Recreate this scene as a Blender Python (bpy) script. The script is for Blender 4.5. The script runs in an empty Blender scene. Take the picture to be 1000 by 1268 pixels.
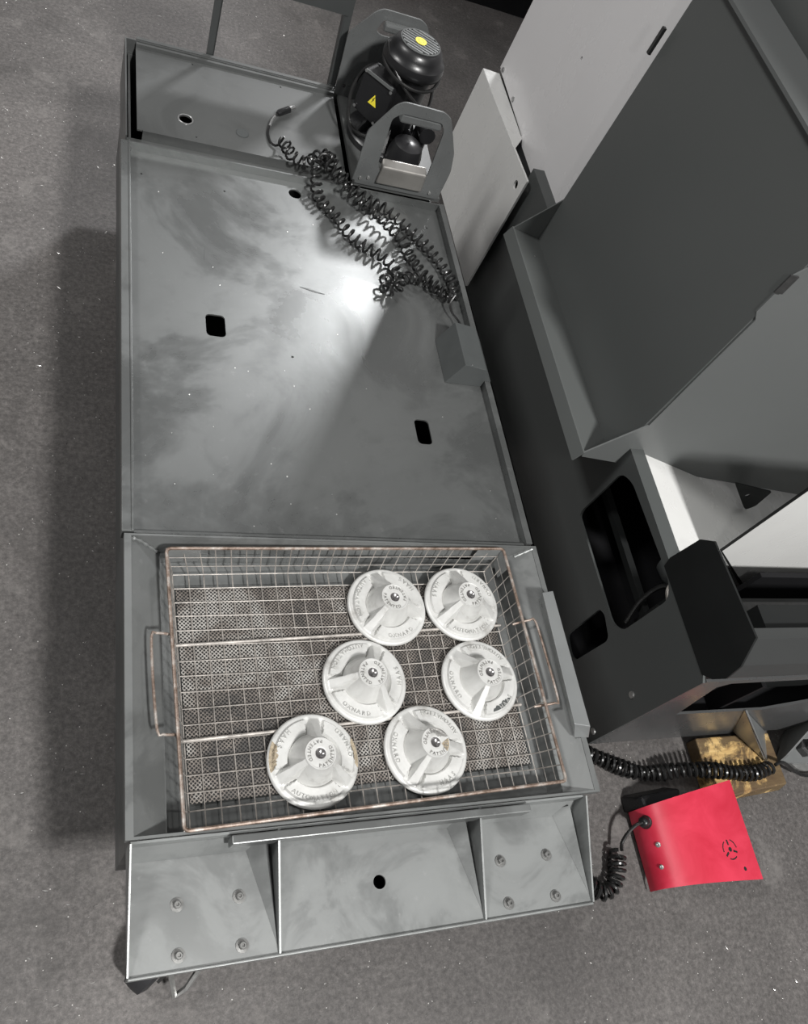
import bpy, bmesh, math, random
from mathutils import Vector, Matrix
from mathutils.geometry import tessellate_polygon
random.seed(7)
S = bpy.context.scene
COL = S.collection

# ------------------------------------------------------------------ camera
cd = bpy.data.cameras.new('camera'); cam = bpy.data.objects.new('camera', cd); COL.objects.link(cam)
cd.sensor_fit = 'VERTICAL'; cd.sensor_height = 36.0; cd.lens = 36.0 * 1044.12 / 1268.0
cd.clip_start = 0.02; cd.clip_end = 100
_R = ((0.91913861, -0.16019611, 0.35989084), (0.04366803, -0.86651731, -0.4972332), (0.39150646, 0.47274196, -0.78945407))
right = Vector((_R[0][0], _R[0][1], _R[0][2])); down = Vector((_R[1][0], _R[1][1], _R[1][2])); fwd = Vector((_R[2][0], _R[2][1], _R[2][2]))
# rows of _R are the camera's right / down / forward axes in the world
m = Matrix(((right.x, -down.x, -fwd.x, -0.09959), (right.y, -down.y, -fwd.y, -0.57072), (right.z, -down.z, -fwd.z, 1.43573), (0, 0, 0, 1)))
cam.matrix_world = m
S.camera = cam

# ------------------------------------------------------------------ world, lamps, exposure
w = bpy.data.worlds.new('world'); S.world = w; w.use_nodes = True
bg = w.node_tree.nodes['Background']; bg.inputs[0].default_value = (1.0, 1.0, 1.0, 1); bg.inputs[1].default_value = 0.20
def area(name, loc, target, size, power, color=(1, 1, 1), size_y=None):
    l = bpy.data.lights.new(name, 'AREA'); l.energy = power; l.color = color
    l.shape = 'RECTANGLE'; l.size = size; l.size_y = size_y or size
    o = bpy.data.objects.new(name, l); COL.objects.link(o); o.location = loc
    o.rotation_euler = (Vector(target) - Vector(loc)).to_track_quat('-Z', 'Y').to_euler()
    return o
# hall lamps hung high over the aisles
area('hall_lamp_rear', (3.75, 6.1, 6.1), (0.4, 0.5, 0.4), 0.8, 440, (0.99, 0.99, 1.0))
area('hall_lamp_front', (1.25, -3.8, 5.5), (0.5, -0.1, 0.4), 0.5, 500, (1.0, 0.99, 0.97))
area('hall_lamp_left', (-4.5, 1.5, 6.0), (0.6, 0.5, 0.4), 1.2, 230, (1.0, 0.99, 0.97))
# hand-held work light over the front of the tank
pl = bpy.data.lights.new('work_light', 'POINT'); pl.energy = 10.0; pl.shadow_soft_size = 0.03; pl.color = (1.0, 0.985, 0.96)
po = bpy.data.objects.new('work_light', pl); COL.objects.link(po); po.location = (0.25, -0.62, 1.51)
S.view_settings.view_transform = 'Standard'; S.view_settings.look = 'None'
S.view_settings.gamma = 1.0; S.view_settings.use_curve_mapping = False; S.view_settings.exposure = 0.0

# ------------------------------------------------------------------ materials
MATS = {}
def newmat(name):
    mt = bpy.data.materials.new(name); mt.use_nodes = True; MATS[name] = mt
    nt = mt.node_tree; return mt, nt, nt.nodes['Principled BSDF']
def N(nt, t, **kw):
    n = nt.nodes.new(t)
    for k, v in kw.items(): setattr(n, k, v)
    return n
def coords(nt, scale=(1, 1, 1)):
    tc = N(nt, 'ShaderNodeTexCoord'); mp = N(nt, 'ShaderNodeMapping'); mp.inputs['Scale'].default_value = scale
    nt.links.new(tc.outputs['Object'], mp.inputs[0]); return mp.outputs[0]
def noise(nt, vec, scale, detail=4, rough=0.6, dist=0.0):
    n = N(nt, 'ShaderNodeTexNoise'); n.inputs['Scale'].default_value = scale; n.inputs['Detail'].default_value = detail
    n.inputs['Roughness'].default_value = rough; n.inputs['Distortion'].default_value = dist
    nt.links.new(vec, n.inputs['Vector']); return n.outputs['Fac']
def ramp(nt, fac, stops, interp='LINEAR'):
    r = N(nt, 'ShaderNodeValToRGB'); r.color_ramp.interpolation = interp
    e = r.color_ramp.elements
    while len(e) < len(stops): e.new(0.5)
    for i, (p, c) in enumerate(stops):
        e[i].position = p; e[i].color = c if len(c) == 4 else (*c, 1)
    nt.links.new(fac, r.inputs[0]); return r.outputs[0]
def g(v, t=(1, 1, 1)): return (v * t[0], v * t[1], v * t[2], 1)
def mix(nt, fac, a, b, mode='MIX'):
    mx = N(nt, 'ShaderNodeMix', data_type='RGBA', blend_type=mode)
    for s, v in ((mx.inputs[0], fac), (mx.inputs[6], a), (mx.inputs[7], b)):
        if hasattr(v, 'is_linked') or hasattr(v, 'links'): nt.links.new(v, s)
        else: s.default_value = v
    return mx.outputs[2]
def bump(nt, bs, h, strength, dist):
    b = N(nt, 'ShaderNodeBump'); b.inputs['Strength'].default_value = strength; b.inputs['Distance'].default_value = dist
    nt.links.new(h, b.inputs['Height']); nt.links.new(b.outputs[0], bs.inputs['Normal'])
def plain(name, col, rough=0.5, metal=0.0, var=0.12, scale=14, spec=0.5):
    mt, nt, bs = newmat(name); v = coords(nt)
    f = noise(nt, v, scale, 5, 0.6)
    c = ramp(nt, f, [(0.3, tuple(x * (1 - var) for x in col)), (0.7, tuple(min(1, x * (1 + var)) for x in col))])
    nt.links.new(c, bs.inputs['Base Color']); bs.inputs['Metallic'].default_value = metal
    r = ramp(nt, noise(nt, v, scale * 1.7, 4, 0.6), [(0.3, g(max(0.02, rough - 0.07))), (0.7, g(min(1, rough + 0.07)))])
    nt.links.new(r, bs.inputs['Roughness']); bs.inputs['Specular IOR Level'].default_value = spec
    return mt
T = (0.965, 1.0, 0.99)
# greenish grey paint, worn satin
def worn(name, lo, hi, r0, r1, metal=0.25, patch=3.2, streak=(1, 1, 1)):
    mt, nt, bs = newmat(name); v = coords(nt, streak)
    big = noise(nt, v, patch, 6, 0.62, 0.7); fine = noise(nt, v, 60, 4, 0.7); mid = noise(nt, v, 17, 5, 0.6, 0.4)
    c = ramp(nt, big, [(0.40, g(lo, T)), (0.47, g(lo * 1.12, T)), (0.515, g(hi * .93, T)), (0.62, g(hi, T))])
    c2 = mix(nt, ramp(nt, fine, [(0.62, (0, 0, 0)), (0.74, (0.35, 0.35, 0.35))]), c, g(hi * 1.35, (1, 1, 1)))
    c3 = mix(nt, ramp(nt, mid, [(0.3, (0.3, 0.3, 0.3)), (0.46, (0, 0, 0))]), c2, g(lo * 0.75, T))
    nt.links.new(c3, bs.inputs['Base Color']); bs.inputs['Metallic'].default_value = metal
    r = ramp(nt, big, [(0.42, g(r0)), (0.53, g(r1))]); nt.links.new(r, bs.inputs['Roughness'])
    bump(nt, bs, mid, 0.05, 0.002)
    return mt
worn('lid_metal', 0.125, 0.175, 0.26, 0.35, 0.55, 3.4)
worn('tank_metal', 0.072, 0.098, 0.32, 0.42, 0.2, 4.0)
worn('trough_metal', 0.18, 0.245, 0.34, 0.46, 0.25, 8.0)
worn('tray_metal', 0.12, 0.17, 0.32, 0.42, 0.3, 6.0)
plain('dark_panel', (0.070, 0.075, 0.074), 0.40, 0.0, 0.04, 3)
plain('hood_paint', (0.098, 0.104, 0.102), 0.36, 0.0, 0.02, 2)
plain('hood_lit', (0.12, 0.126, 0.125), 0.33, 0.0, 0.02, 2)  # same paint as the hood plate, lightened to carry the light falling on it
plain('beam_paint', (0.038, 0.040, 0.040), 0.4, 0.0, 0.05, 4)
plain('frame_paint', (0.045, 0.048, 0.048), 0.45, 0.0, 0.06, 6)
plain('front_paint', (0.11, 0.112, 0.113), 0.24, 0.3, 0.05, 4)
plain('black_plate', (0.010, 0.011, 0.011), 0.6, 0.0, 0.1, 8, 0.3)
plain('black_interior', (0.008, 0.008, 0.009), 0.7, 0.0, 0.1, 8, 0.2)
plain('white_paint', (0.73, 0.73, 0.715), 0.28, 0.0, 0.03, 6)
plain('cabinet_paint', (0.74, 0.73, 0.735), 0.25, 0.0, 0.02, 4)
plain('black_plastic', (0.012, 0.012, 0.013), 0.32, 0.0, 0.15, 12)
plain('cable_rubber', (0.012, 0.012, 0.012), 0.30, 0.0, 0.15, 30)
plain('steel', (0.55, 0.55, 0.55), 0.3, 0.9, 0.1, 60)
plain('bolt_steel', (0.42, 0.42, 0.41), 0.38, 0.8, 0.2, 80)
plain('trough_bolt', (0.20, 0.20, 0.195), 0.4, 0.5, 0.25, 120)
plain('dark_bolt', (0.06, 0.06, 0.06), 0.4, 0.4, 0.2, 80)
plain('rubber_wheel', (0.02, 0.02, 0.022), 0.6)
plain('yellow_print', (0.85, 0.72, 0.05), 0.5, 0, 0.05, 20)
plain('black_print', (0.01, 0.01, 0.01), 0.6)
plain('bracket_paint', (0.13, 0.135, 0.135), 0.3, 0.2, 0.12, 12)
plain('grey_box', (0.066, 0.071, 0.071), 0.45, 0.0, 0.06, 20)
plain('raw_block', (0.27, 0.26, 0.245), 0.4, 0.6, 0.15, 20)
plain('wire_steel', (0.34, 0.315, 0.29), 0.55, 0.25, 0.4, 70)
plain('gusset_metal', (0.28, 0.29, 0.29), 0.32, 0.5, 0.08, 9)
# rusty rim wire
mt, nt, bs = newmat('rim_wire'); v = coords(nt); f = noise(nt, v, 55, 5, 0.7)
nt.links.new(ramp(nt, f, [(0.35, (0.10, 0.065, 0.045)), (0.5, (0.22, 0.165, 0.135)), (0.66, (0.40, 0.37, 0.34))]), bs.inputs['Base Color'])
bs.inputs['Metallic'].default_value = 0.35; bs.inputs['Roughness'].default_value = 0.5
# cast aluminium pads
mt, nt, bs = newmat('cast_aluminium'); v = coords(nt); f = noise(nt, v, 26, 6, 0.65, 0.5); f2 = noise(nt, v, 160, 3, 0.7)
c = ramp(nt, f, [(0.28, (0.36, 0.35, 0.33)), (0.42, (0.55, 0.55, 0.535)), (0.7, (0.66, 0.66, 0.645))])
c = mix(nt, ramp(nt, noise(nt, v, 34, 6, 0.75, 1.0), [(0.66, (0, 0, 0)), (0.74, (0.55, 0.55, 0.55))]), c, (0.24, 0.21, 0.18, 1))
nt.links.new(c, bs.inputs['Base Color']); bs.inputs['Metallic'].default_value = 0.25; bs.inputs['Roughness'].default_value = 0.42
bump(nt, bs, f2, 0.25, 0.0006)
plain('hub_dark', (0.22, 0.215, 0.205), 0.5, 0.3, 0.5, 150)  # darker grey than the casting, for hub letters and hub damage
plain('letter_shade', (0.45, 0.45, 0.435), 0.4, 0.3, 0.3, 120)  # casting metal with the shadows of the raised letters put into its colour
plain('worn_grime', (0.30, 0.25, 0.18), 0.8, 0.0, 0.5, 300)
plain('hub_steel', (0.30, 0.29, 0.29), 0.25, 0.85, 0.2, 200)
# perforated sheet
mt, nt, bs = newmat('perforated_sheet'); v = coords(nt, (1, 1, 1))
vo = N(nt, 'ShaderNodeTexVoronoi'); vo.voronoi_dimensions = '2D'; vo.inputs['Scale'].default_value = 265; vo.inputs['Randomness'].default_value = 0.12
rot = N(nt, 'ShaderNodeMapping'); rot.inputs['Rotation'].default_value = (0, 0, 0.785); nt.links.new(v, rot.inputs[0]); nt.links.new(rot.outputs[0], vo.inputs['Vector'])
hole = ramp(nt, vo.outputs['Distance'], [(0.34, (0, 0, 0)), (0.44, (1, 1, 1))])
dirt = ramp(nt, noise(nt, v, 9, 6, 0.7, 0.8), [(0.38, (0.075, 0.07, 0.066)), (0.5, (0.20, 0.175, 0.155)), (0.62, (0.40, 0.385, 0.36))])
nt.links.new(mix(nt, hole, (0.012, 0.012, 0.012, 1), dirt), bs.inputs['Base Color'])
bs.inputs['Roughness'].default_value = 0.5; bs.inputs['Metallic'].default_value = 0.2
# red guard
mt, nt, bs = newmat('red_paint'); v = coords(nt); f = noise(nt, v, 12, 5, 0.6, 0.6)
nt.links.new(ramp(nt, f, [(0.35, (0.50, 0.022, 0.048)), (0.7, (0.64, 0.045, 0.085))]), bs.inputs['Base Color']); bs.inputs['Roughness'].default_value = 0.38
# wood
mt, nt, bs = newmat('wood'); v = coords(nt, (14, 90, 60)); f = noise(nt, v, 1.0, 5, 0.6, 0.5)
c = ramp(nt, f, [(0.3, (0.33, 0.19, 0.07)), (0.55, (0.62, 0.42, 0.17)), (0.75, (0.76, 0.56, 0.28))])
v2 = coords(nt); c = mix(nt, ramp(nt, noise(nt, v2, 16, 5, 0.7, 0.5), [(0.42, (0, 0, 0)), (0.52, (0.85, 0.85, 0.85))]), c, (0.045, 0.028, 0.018, 1))
nt.links.new(c, bs.inputs['Base Color']); bs.inputs['Roughness'].default_value = 0.7
# concrete
mt, nt, bs = newmat('concrete'); v = coords(nt)
a = noise(nt, v, 1.6, 7, 0.62, 0.6); b = noise(nt, v, 110, 6, 0.8); d = noise(nt, v, 9, 6, 0.7, 0.5)
c = ramp(nt, a, [(0.3, (0.066, 0.061, 0.059)), (0.5, (0.095, 0.088, 0.085)), (0.7, (0.130, 0.120, 0.115))])
c = mix(nt, 0.75, c, ramp(nt, b, [(0.34, g(0.2)), (0.5, g(0.48)), (0.66, g(0.86))]), 'OVERLAY')
c = mix(nt, ramp(nt, d, [(0.56, (0, 0, 0)), (0.72, (0.6, 0.6, 0.6))]), c, (0.19, 0.178, 0.17, 1))
c = mix(nt, ramp(nt, noise(nt, v, 4.5, 6, 0.7, 0.8), [(0.30, (0.6, 0.6, 0.6)), (0.46, (0, 0, 0))]), c, (0.045, 0.042, 0.04, 1))
vo = N(nt, 'ShaderNodeTexVoronoi'); vo.inputs['Scale'].default_value = 60; nt.links.new(v, vo.inputs['Vector'])
sp = N(nt, 'ShaderNodeMath', operation='LESS_THAN'); nt.links.new(vo.outputs['Distance'], sp.inputs[0]); sp.inputs[1].default_value = 0.055
c = mix(nt, sp.outputs[0], c, (0.5, 0.49, 0.47, 1))
nt.links.new(c, bs.inputs['Base Color'])
nt.links.new(ramp(nt, d, [(0.3, g(0.42)), (0.7, g(0.62))]), bs.inputs['Roughness']); bump(nt, bs, b, 0.35, 0.002)
plain('swarf', (0.75, 0.74, 0.72), 0.3, 0.8, 0.1, 50)
plain('white_wall_far', (0.6, 0.6, 0.6), 0.5)

# ------------------------------------------------------------------ mesh helpers (world coordinates; origin moved to the thing's base)
class MB:
    def __init__(s): s.v = []; s.f = []
    def add(s, vs, fs):
        o = len(s.v); s.v += [Vector(p) for p in vs]; s.f += [[i + o for i in f] for f in fs]; return s
    def box(s, x0, x1, y0, y1, z0, z1):
        return s.add([(x, y, z) for x in (x0, x1) for y in (y0, y1) for z in (z0, z1)],
                     [(0, 1, 3, 2), (4, 6, 7, 5), (0, 4, 5, 1), (2, 3, 7, 6), (0, 2, 6, 4), (1, 5, 7, 3)])
    def hexa(s, lo, hi):   # two quads, 4 points each, same order
        return s.add(list(lo) + list(hi), [(3, 2, 1, 0), (4, 5, 6, 7), (0, 1, 5, 4), (1, 2, 6, 5), (2, 3, 7, 6), (3, 0, 4, 7)])
    def plate(s, outer, holes, to3, t):
        """flat sheet with holes; to3(u, v, h) maps the 2-D outline to the world, h runs 0..t"""
        loops = [outer] + list(holes)
        tris = tessellate_polygon([[Vector((p[0], p[1], 0)) for p in l] for l in loops])
        flat = [p for l in loops for p in l]; n = len(flat)
        vs = [to3(p[0], p[1], 0) for p in flat] + [to3(p[0], p[1], t) for p in flat]
        fs = [tuple(tr) for tr in tris] + [tuple(i + n for i in reversed(tr)) for tr in tris]
        o = 0
        for l in loops:
            k = len(l)
            for i in range(k): fs.append((o + i, o + (i + 1) % k, o + (i + 1) % k + n, o + i + n))
            o += k
        return s.add(vs, fs)
    def tube(s, pts, r, sides=6, closed=False):
        pts = [Vector(p) for p in pts]; n = len(pts); rings = []
        up = None
        for i in range(n):
            if closed: t = pts[(i + 1) % n] - pts[i - 1]
            else: t = pts[min(i + 1, n - 1)] - pts[max(i - 1, 0)]
            if t.length < 1e-9: t = Vector((0, 0, 1))
            t.normalize()
            if up is None:
                up = Vector((0, 0, 1)) if abs(t.z) < 0.9 else Vector((1, 0, 0))
            a = up - t * up.dot(t)
            if a.length < 1e-6: a = t.orthogonal()
            a.normalize(); up = a; bb = t.cross(a)
            rr = r[i] if isinstance(r, (list, tuple)) else r
            rings.append([pts[i] + (a * math.cos(2 * math.pi * k / sides) + bb * math.sin(2 * math.pi * k / sides)) * rr for k in range(sides)])
        vs = [p for q in rings for p in q]; fs = []
        for i in range(n if closed else n - 1):
            j = (i + 1) % n
            for k in range(sides):
                fs.append((i * sides + k, i * sides + (k + 1) % sides, j * sides + (k + 1) % sides, j * sides + k))
        if not closed: fs.append(tuple(reversed(range(sides)))); fs.append(tuple(range((n - 1) * sides, n * sides)))
        return s.add(vs, fs)
    def lathe(s, prof, c=(0, 0, 0), n=40, mat=None, cap=True):
        vs = []; fs = []; k = len(prof)
        for i in range(n):
            a = 2 * math.pi * i / n
            for r, z in prof:
                p = Vector((r * math.cos(a), r * math.sin(a), z))
                if mat: p = mat @ p
                vs.append(p + Vector(c))
        for i in range(n):
            j = (i + 1) % n
            for q in range(k - 1): fs.append((i * k + q, j * k + q, j * k + q + 1, i * k + q + 1))
        if cap:
            fs.append(tuple(i * k + k - 1 for i in range(n))); fs.append(tuple(reversed([i * k for i in range(n)])))
        return s.add(vs, fs)
    def build(s, name, mat, parent=None, origin=None, smooth=False, bevel=0.0, label=None, kind=None):
        me = bpy.data.meshes.new(name)
        org = Vector(origin) if origin is not None else (ROOT.get(parent.name, Vector((0, 0, 0))) if parent else Vector((0, 0, 0)))
        me.from_pydata([tuple(p - org) for p in s.v], [], s.f); me.update()
        bm = bmesh.new(); bm.from_mesh(me); bmesh.ops.recalc_face_normals(bm, faces=bm.faces); bm.to_mesh(me); bm.free()
        me.materials.append(MATS[mat])
        o = bpy.data.objects.new(name, me); COL.objects.link(o)
        if parent: o.parent = parent; ROOT[o.name] = org
        else: o.location = org; ROOT[o.name] = org
        if bevel:
            bv = o.modifiers.new('bevel', 'BEVEL'); bv.width = bevel; bv.segments = 2; bv.limit_method = 'ANGLE'; bv.angle_limit = 0.6
        if smooth:
            for p in me.polygons: p.use_smooth = True
            me.set_sharp_from_angle(angle=math.radians(38))
        if label: o['label'] = label
        if kind: o['kind'] = kind
        return o
ROOT = {}
def empty(name, loc, label, cat, group=None):
    o = bpy.data.objects.new(name, None); COL.objects.link(o); o.location = loc; o.empty_display_size = 0.02
    o['label'] = label; o['category'] = cat
    if group: o['group'] = group
    ROOT[o.name] = Vector(loc); return o
def tag(o, label, cat, group=None):
    o['label'] = label; o['category'] = cat
    if group: o['group'] = group
    return o
XY = lambda z: (lambda u, v, h: (u, v, z + h))
def YZ(x): return lambda u, v, h: (x + h, u, v)
def XZ(y): return lambda u, v, h: (u, y + h, v)
def circle(cx, cy, r, n=20, ry=None): return [(cx + r * math.cos(2 * math.pi * i / n), cy + (ry or r) * math.sin(2 * math.pi * i / n)) for i in range(n)]
def rrect(x0, x1, y0, y1, r, n=5):
    out = []
    for cx, cy, a in ((x1 - r, y1 - r, 0), (x0 + r, y1 - r, 90), (x0 + r, y0 + r, 180), (x1 - r, y0 + r, 270)):
        for i in range(n + 1):
            t = math.radians(a + 90 * i / n); out.append((cx + r * math.cos(t), cy + r * math.sin(t)))
    return out
def rpoly(pts, r, n=4):
    """polygon with rounded corners"""
    out = []; k = len(pts)
    for i in range(k):
        p = Vector(pts[i]).to_2d(); a = Vector(pts[i - 1]).to_2d(); b = Vector(pts[(i + 1) % k]).to_2d()
        rr = min(r, (a - p).length * 0.45, (b - p).length * 0.45)
        s = p + (a - p).normalized() * rr; e = p + (b - p).normalized() * rr
        for j in range(n + 1):
            t = j / n; q = s * (1 - t) ** 2 + p * 2 * t * (1 - t) + e * t * t; out.append((q.x, q.y))
    return out
def catmull(pts, step):
    pts = [Vector(p) for p in pts]; out = []
    for i in range(len(pts) - 1):
        p0 = pts[max(i - 1, 0)]; p1 = pts[i]; p2 = pts[i + 1]; p3 = pts[min(i + 2, len(pts) - 1)]
        n = max(2, int((p2 - p1).length / step))
        for j in range(n):
            t = j / n
            out.append(0.5 * ((2 * p1) + (-p0 + p2) * t + (2 * p0 - 5 * p1 + 4 * p2 - p3) * t * t + (-p0 + 3 * p1 - 3 * p2 + p3) * t ** 3))
    out.append(pts[-1]); return out
def coil(pts, R, pitch, seg=12, lead=0.0):
    """helix wound about a smooth path"""
    path = catmull(pts, 0.004); out = []; ph = lead; up = Vector((0, 0, 1)); fine = []
    for i in range(len(path) - 1):
        d = (path[i + 1] - path[i]).length; k = max(1, int(d / pitch * seg))
        for j in range(k): fine.append((path[i].lerp(path[i + 1], j / k), d / k))
    for i, (p, d) in enumerate(fine):
        q = fine[min(i + 6, len(fine) - 1)][0] - fine[max(i - 6, 0)][0]
        t = q.normalized() if q.length > 1e-9 else Vector((1, 0, 0))
        a = up - t * up.dot(t)
        if a.length < 1e-3: a = t.orthogonal()
        a.normalize(); b = t.cross(a); ph += d / pitch * 2 * math.pi
        rr = R * (1 + 0.10 * math.sin(ph * 0.13))
        out.append(p + a * (math.cos(ph) * rr) + b * (math.sin(ph) * rr))
    return out

# ------------------------------------------------------------------ floor
fl = MB(); n = 24
fl.add([(-4, -3, 0), (6, -3, 0), (6, 8, 0), (-4, 8, 0), (-4, -3, -.05), (6, -3, -.05), (6, 8, -.05), (-4, 8, -.05)],
       [(0, 1, 2, 3), (7, 6, 5, 4), (0, 4, 5, 1), (1, 5, 6, 2), (2, 6, 7, 3), (3, 7, 4, 0)])
fo = fl.build('floor', 'concrete', kind='structure'); fo['label'] = 'stained grey concrete workshop floor with scattered metal chips'

MB().box(-4, 6, 8.0, 8.1, 0, 6.6).build('wall_back', 'white_wall_far', kind='structure')['label'] = 'pale wall at the far end of the workshop hall'

# ------------------------------------------------------------------ coolant tank
H = 0.40
tank = empty('coolant_tank', (0.3, 0.3, 0.0), 'long grey sheet metal coolant tank on casters beside the machine', 'tank')
b = MB()
t_ = 0.004
b.box(0.012, 0.016, -0.385, 1.094, 0.12, 0.372); b.box(0.620, 0.624, -0.385, 1.094, 0.12, 0.372)
b.box(0.016, 0.620, -0.385, -0.381, 0.12, 0.33); b.box(0.016, 0.620, 1.090, 1.094, 0.12, 0.372)
b.box(0.016, 0.620, -0.381, 1.090, 0.12, 0.124)
b.build('tank_body', 'tank_metal', tank)
# rear compartment: thin outer walls and the cover sheet with its slot at the left
b = MB()
b.box(0.004, 0.0065, 0.806, 1.098, 0.30, 0.402); b.box(0.0065, 0.640, 1.0955, 1.098, 0.30, 0.402)
b.box(0.025, 0.432, 1.098, 1.106, 0.392, 0.404)
b.box(0.0065, 0.64, 0.806, 0.810, 0.30, 0.388)
b.build('rear_wall', 'tank_metal', tank)
cov = MB().plate([(0.025, 0.842), (0.427, 0.842), (0.432, 1.090), (0.025, 1.090)],
    [circle(0.114, 0.900, 0.0128, 24), circle(0.134, 1.078, 0.0022, 8), circle(0.315, 1.075, 0.0022, 8), circle(0.132, 0.855, 0.0022, 8)], XY(0.389), 0.003)
cov.box(0.035, 0.427, 0.838, 0.842, 0.372, 0.394); cov.box(0.025, 0.432, 1.088, 1.0945, 0.389, 0.400)
cov.build('rear_cover', 'tank_metal', tank)
MB().box(0.0065, 0.44, 0.810, 0.838, 0.370, 0.374).build('rear_gutter', 'tank_metal', tank)
tr = [Vector((0.114 + 0.0135 * math.cos(a), 0.900 + 0.0135 * math.sin(a), 0.3925)) for a in [2 * math.pi * i / 28 for i in range(28)]]
MB().tube(tr, 0.0016, 6, True).build('grommet_ring', 'steel', tank, smooth=True, label='shiny steel ring around the round hole')
MB().lathe([(0.0, 0.392), (0.0125, 0.392), (0.0125, 0.3935), (0.011, 0.3942), (0.0, 0.3942)], (0.222, 0.896, 0), 24, cap=False).build('plug_disc', 'grey_box', tank)
# front trough on the caster mounts
zf = 0.350; yb, yf = -0.398, -0.529
b = MB()
b.plate([(0.005, yf), (0.613, yf), (0.613, yb), (0.005, yb)], [circle(0.310, -0.467, 0.0085, 22)], XY(zf - 0.003), 0.003)
b.build('trough_floor', 'trough_metal', tank)
q = MB(); q.box(0.21, 0.41, -0.515, -0.415, 0.300, 0.303); q.box(0.21, 0.213, -0.515, -0.415, 0.303, zf - .0035); q.box(0.407, 0.41, -0.515, -0.415, 0.303, zf - .0035); q.box(0.213, 0.407, -0.515, -0.512, 0.303, zf - .0035); q.box(0.213, 0.407, -0.418, -0.415, 0.303, zf - .0035); q.build('hole_backing', 'black_interior', tank)  # added black box closing off the trough hole so it reads dark
MB().box(0.005, 0.613, yf - 0.003, yf, zf - 0.022, zf + 0.004).build('trough_lip', 'trough_metal', tank, bevel=0.001)
def tri_wall(x, t, h0, h1, y0=yb, y1=yf):
    q = MB(); q.hexa([(x, y0, zf), (x + t, y0, zf), (x + t, y1, zf), (x, y1, zf)],
                     [(x, y0, zf + h0), (x + t, y0, zf + h0), (x + t, y1, zf + h1), (x, y1, zf + h1)]); return q
tri_wall(0.004, 0.002, 0.048, 0.004).build('trough_side', 'trough_metal', tank)
tri_wall(0.612, 0.0025, 0.050, 0.004).build('trough_side', 'trough_metal', tank)
for x in (0.1735, 0.4455): tri_wall(x, 0.0025, 0.047, 0.004).build('divider', 'trough_metal', tank)
for x in (0.1735, 0.4455, 0.612):   # bent triangular fillets on the left of each divider
    q = MB(); y0, y1 = yb - 0.006, yf + 0.01
    q.add([(x - 0.032, y0, zf + 0.0004), (x - 0.0005, y1, zf + 0.0006), (x - 0.0105, y0, zf + 0.021), (x - 0.0005, y0, zf + 0.0004)],
          [(0, 1, 2), (0, 2, 3), (2, 1, 3), (0, 3, 1)])
    q.build('fillet_plate', 'trough_metal', tank)
MB().box(0.005, 0.614, yb, yb + 0.003, zf, 0.394).build('trough_back', 'trough_metal', tank)
MB().hexa([(0.0065, yb - 0.014, 0.3505), (0.612, yb - 0.014, 0.3505), (0.612, yb, 0.3505), (0.0065, yb, 0.3505)],
          [(0.0065, yb - 0.013, 0.352), (0.612, yb - 0.013, 0.352), (0.612, yb, 0.372), (0.0065, yb, 0.372)]).build('trough_bend', 'trough_metal', tank)
q = MB(); q.box(0.117, 0.520, -0.411, -0.4005, 0.376, 0.402); q.build('hook_strip', 'tray_metal', tank, bevel=0.0015)
for bx in (0.060, 0.132, 0.4855, 0.558):
    for by in (-0.462, -0.5145):
        o = MB().lathe([(0.0, zf), (0.0078, zf), (0.0078, zf + 0.0014), (0.0045, zf + 0.0016), (0.0043, zf + 0.0062), (0.0034, zf + 0.0070), (0.002, zf + 0.0070), (0.0018, zf + 0.0045), (0.0, zf + 0.0045)], (bx, by, 0), 16, cap=False)
        o.build('bolt', 'trough_bolt', tank, smooth=True)
def caster(cx, cy, ang):
    M = Matrix.Rotation(ang, 4, 'Z')
    def L(x, y, z): p = M @ Vector((x, y, z)); return (p.x + cx, p.y + cy, p.z)
    q = MB(); q.lathe([(0.012, 0.12), (0.012, 0.345), (0.03, 0.347)], (cx, cy, 0), 14)
    for s in (-1, 1):
        q.hexa([L(-0.02, s * 0.022, 0.10), L(0.02, s * 0.022, 0.10), L(0.02, s * 0.026, 0.10), L(-0.02, s * 0.026, 0.10)],
               [L(-0.02, s * 0.022, 0.125), L(0.02, s * 0.022, 0.125), L(0.02, s * 0.026, 0.125), L(-0.02, s * 0.026, 0.125)])
        q.hexa([L(0.022, s * 0.022, 0.035), L(0.048, s * 0.022, 0.035), L(0.048, s * 0.026, 0.035), L(0.022, s * 0.026, 0.035)],
               [L(-0.018, s * 0.022, 0.11), L(0.02, s * 0.022, 0.11), L(0.02, s * 0.026, 0.11), L(-0.018, s * 0.026, 0.11)])
    q.hexa([L(-0.022, -0.026, 0.118), L(0.022, -0.026, 0.118), L(0.022, 0.026, 0.118), L(-0.022, 0.026, 0.118)],
           [L(-0.022, -0.026, 0.126), L(0.022, -0.026, 0.126), L(0.022, 0.026, 0.126), L(-0.022, 0.026, 0.126)])
    f = q.build('caster', 'dark_bolt', tank)
    wq = MB(); R90 = M @ Matrix.Rotation(math.pi / 2, 4, 'X')
    wq.lathe([(0.0, -0.018), (0.034, -0.018), (0.045, -0.013), (0.046, 0.0), (0.045, 0.013), (0.034, 0.018), (0.0, 0.018)], L(0.032, 0, 0.046), 28, R90, cap=False)
    wq.build('wheel', 'rubber_wheel', f, smooth=True)
    return L
L = caster(0.096, -0.478, math.radians(222)); caster(0.522, -0.480, math.radians(80)); caster(0.09, 0.98, math.radians(100)); caster(0.55, 0.98, math.radians(80))
# brake pedal of the front caster
MB().tube([(0.088, -0.50, 0.075), (0.092, -0.525, 0.06), (0.099, -0.548, 0.035), (0.115, -0.541, 0.042), (0.131, -0.520, 0.06)], 0.0045, 6).build('brake_pedal', 'bolt_steel', tank, smooth=True)

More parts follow.
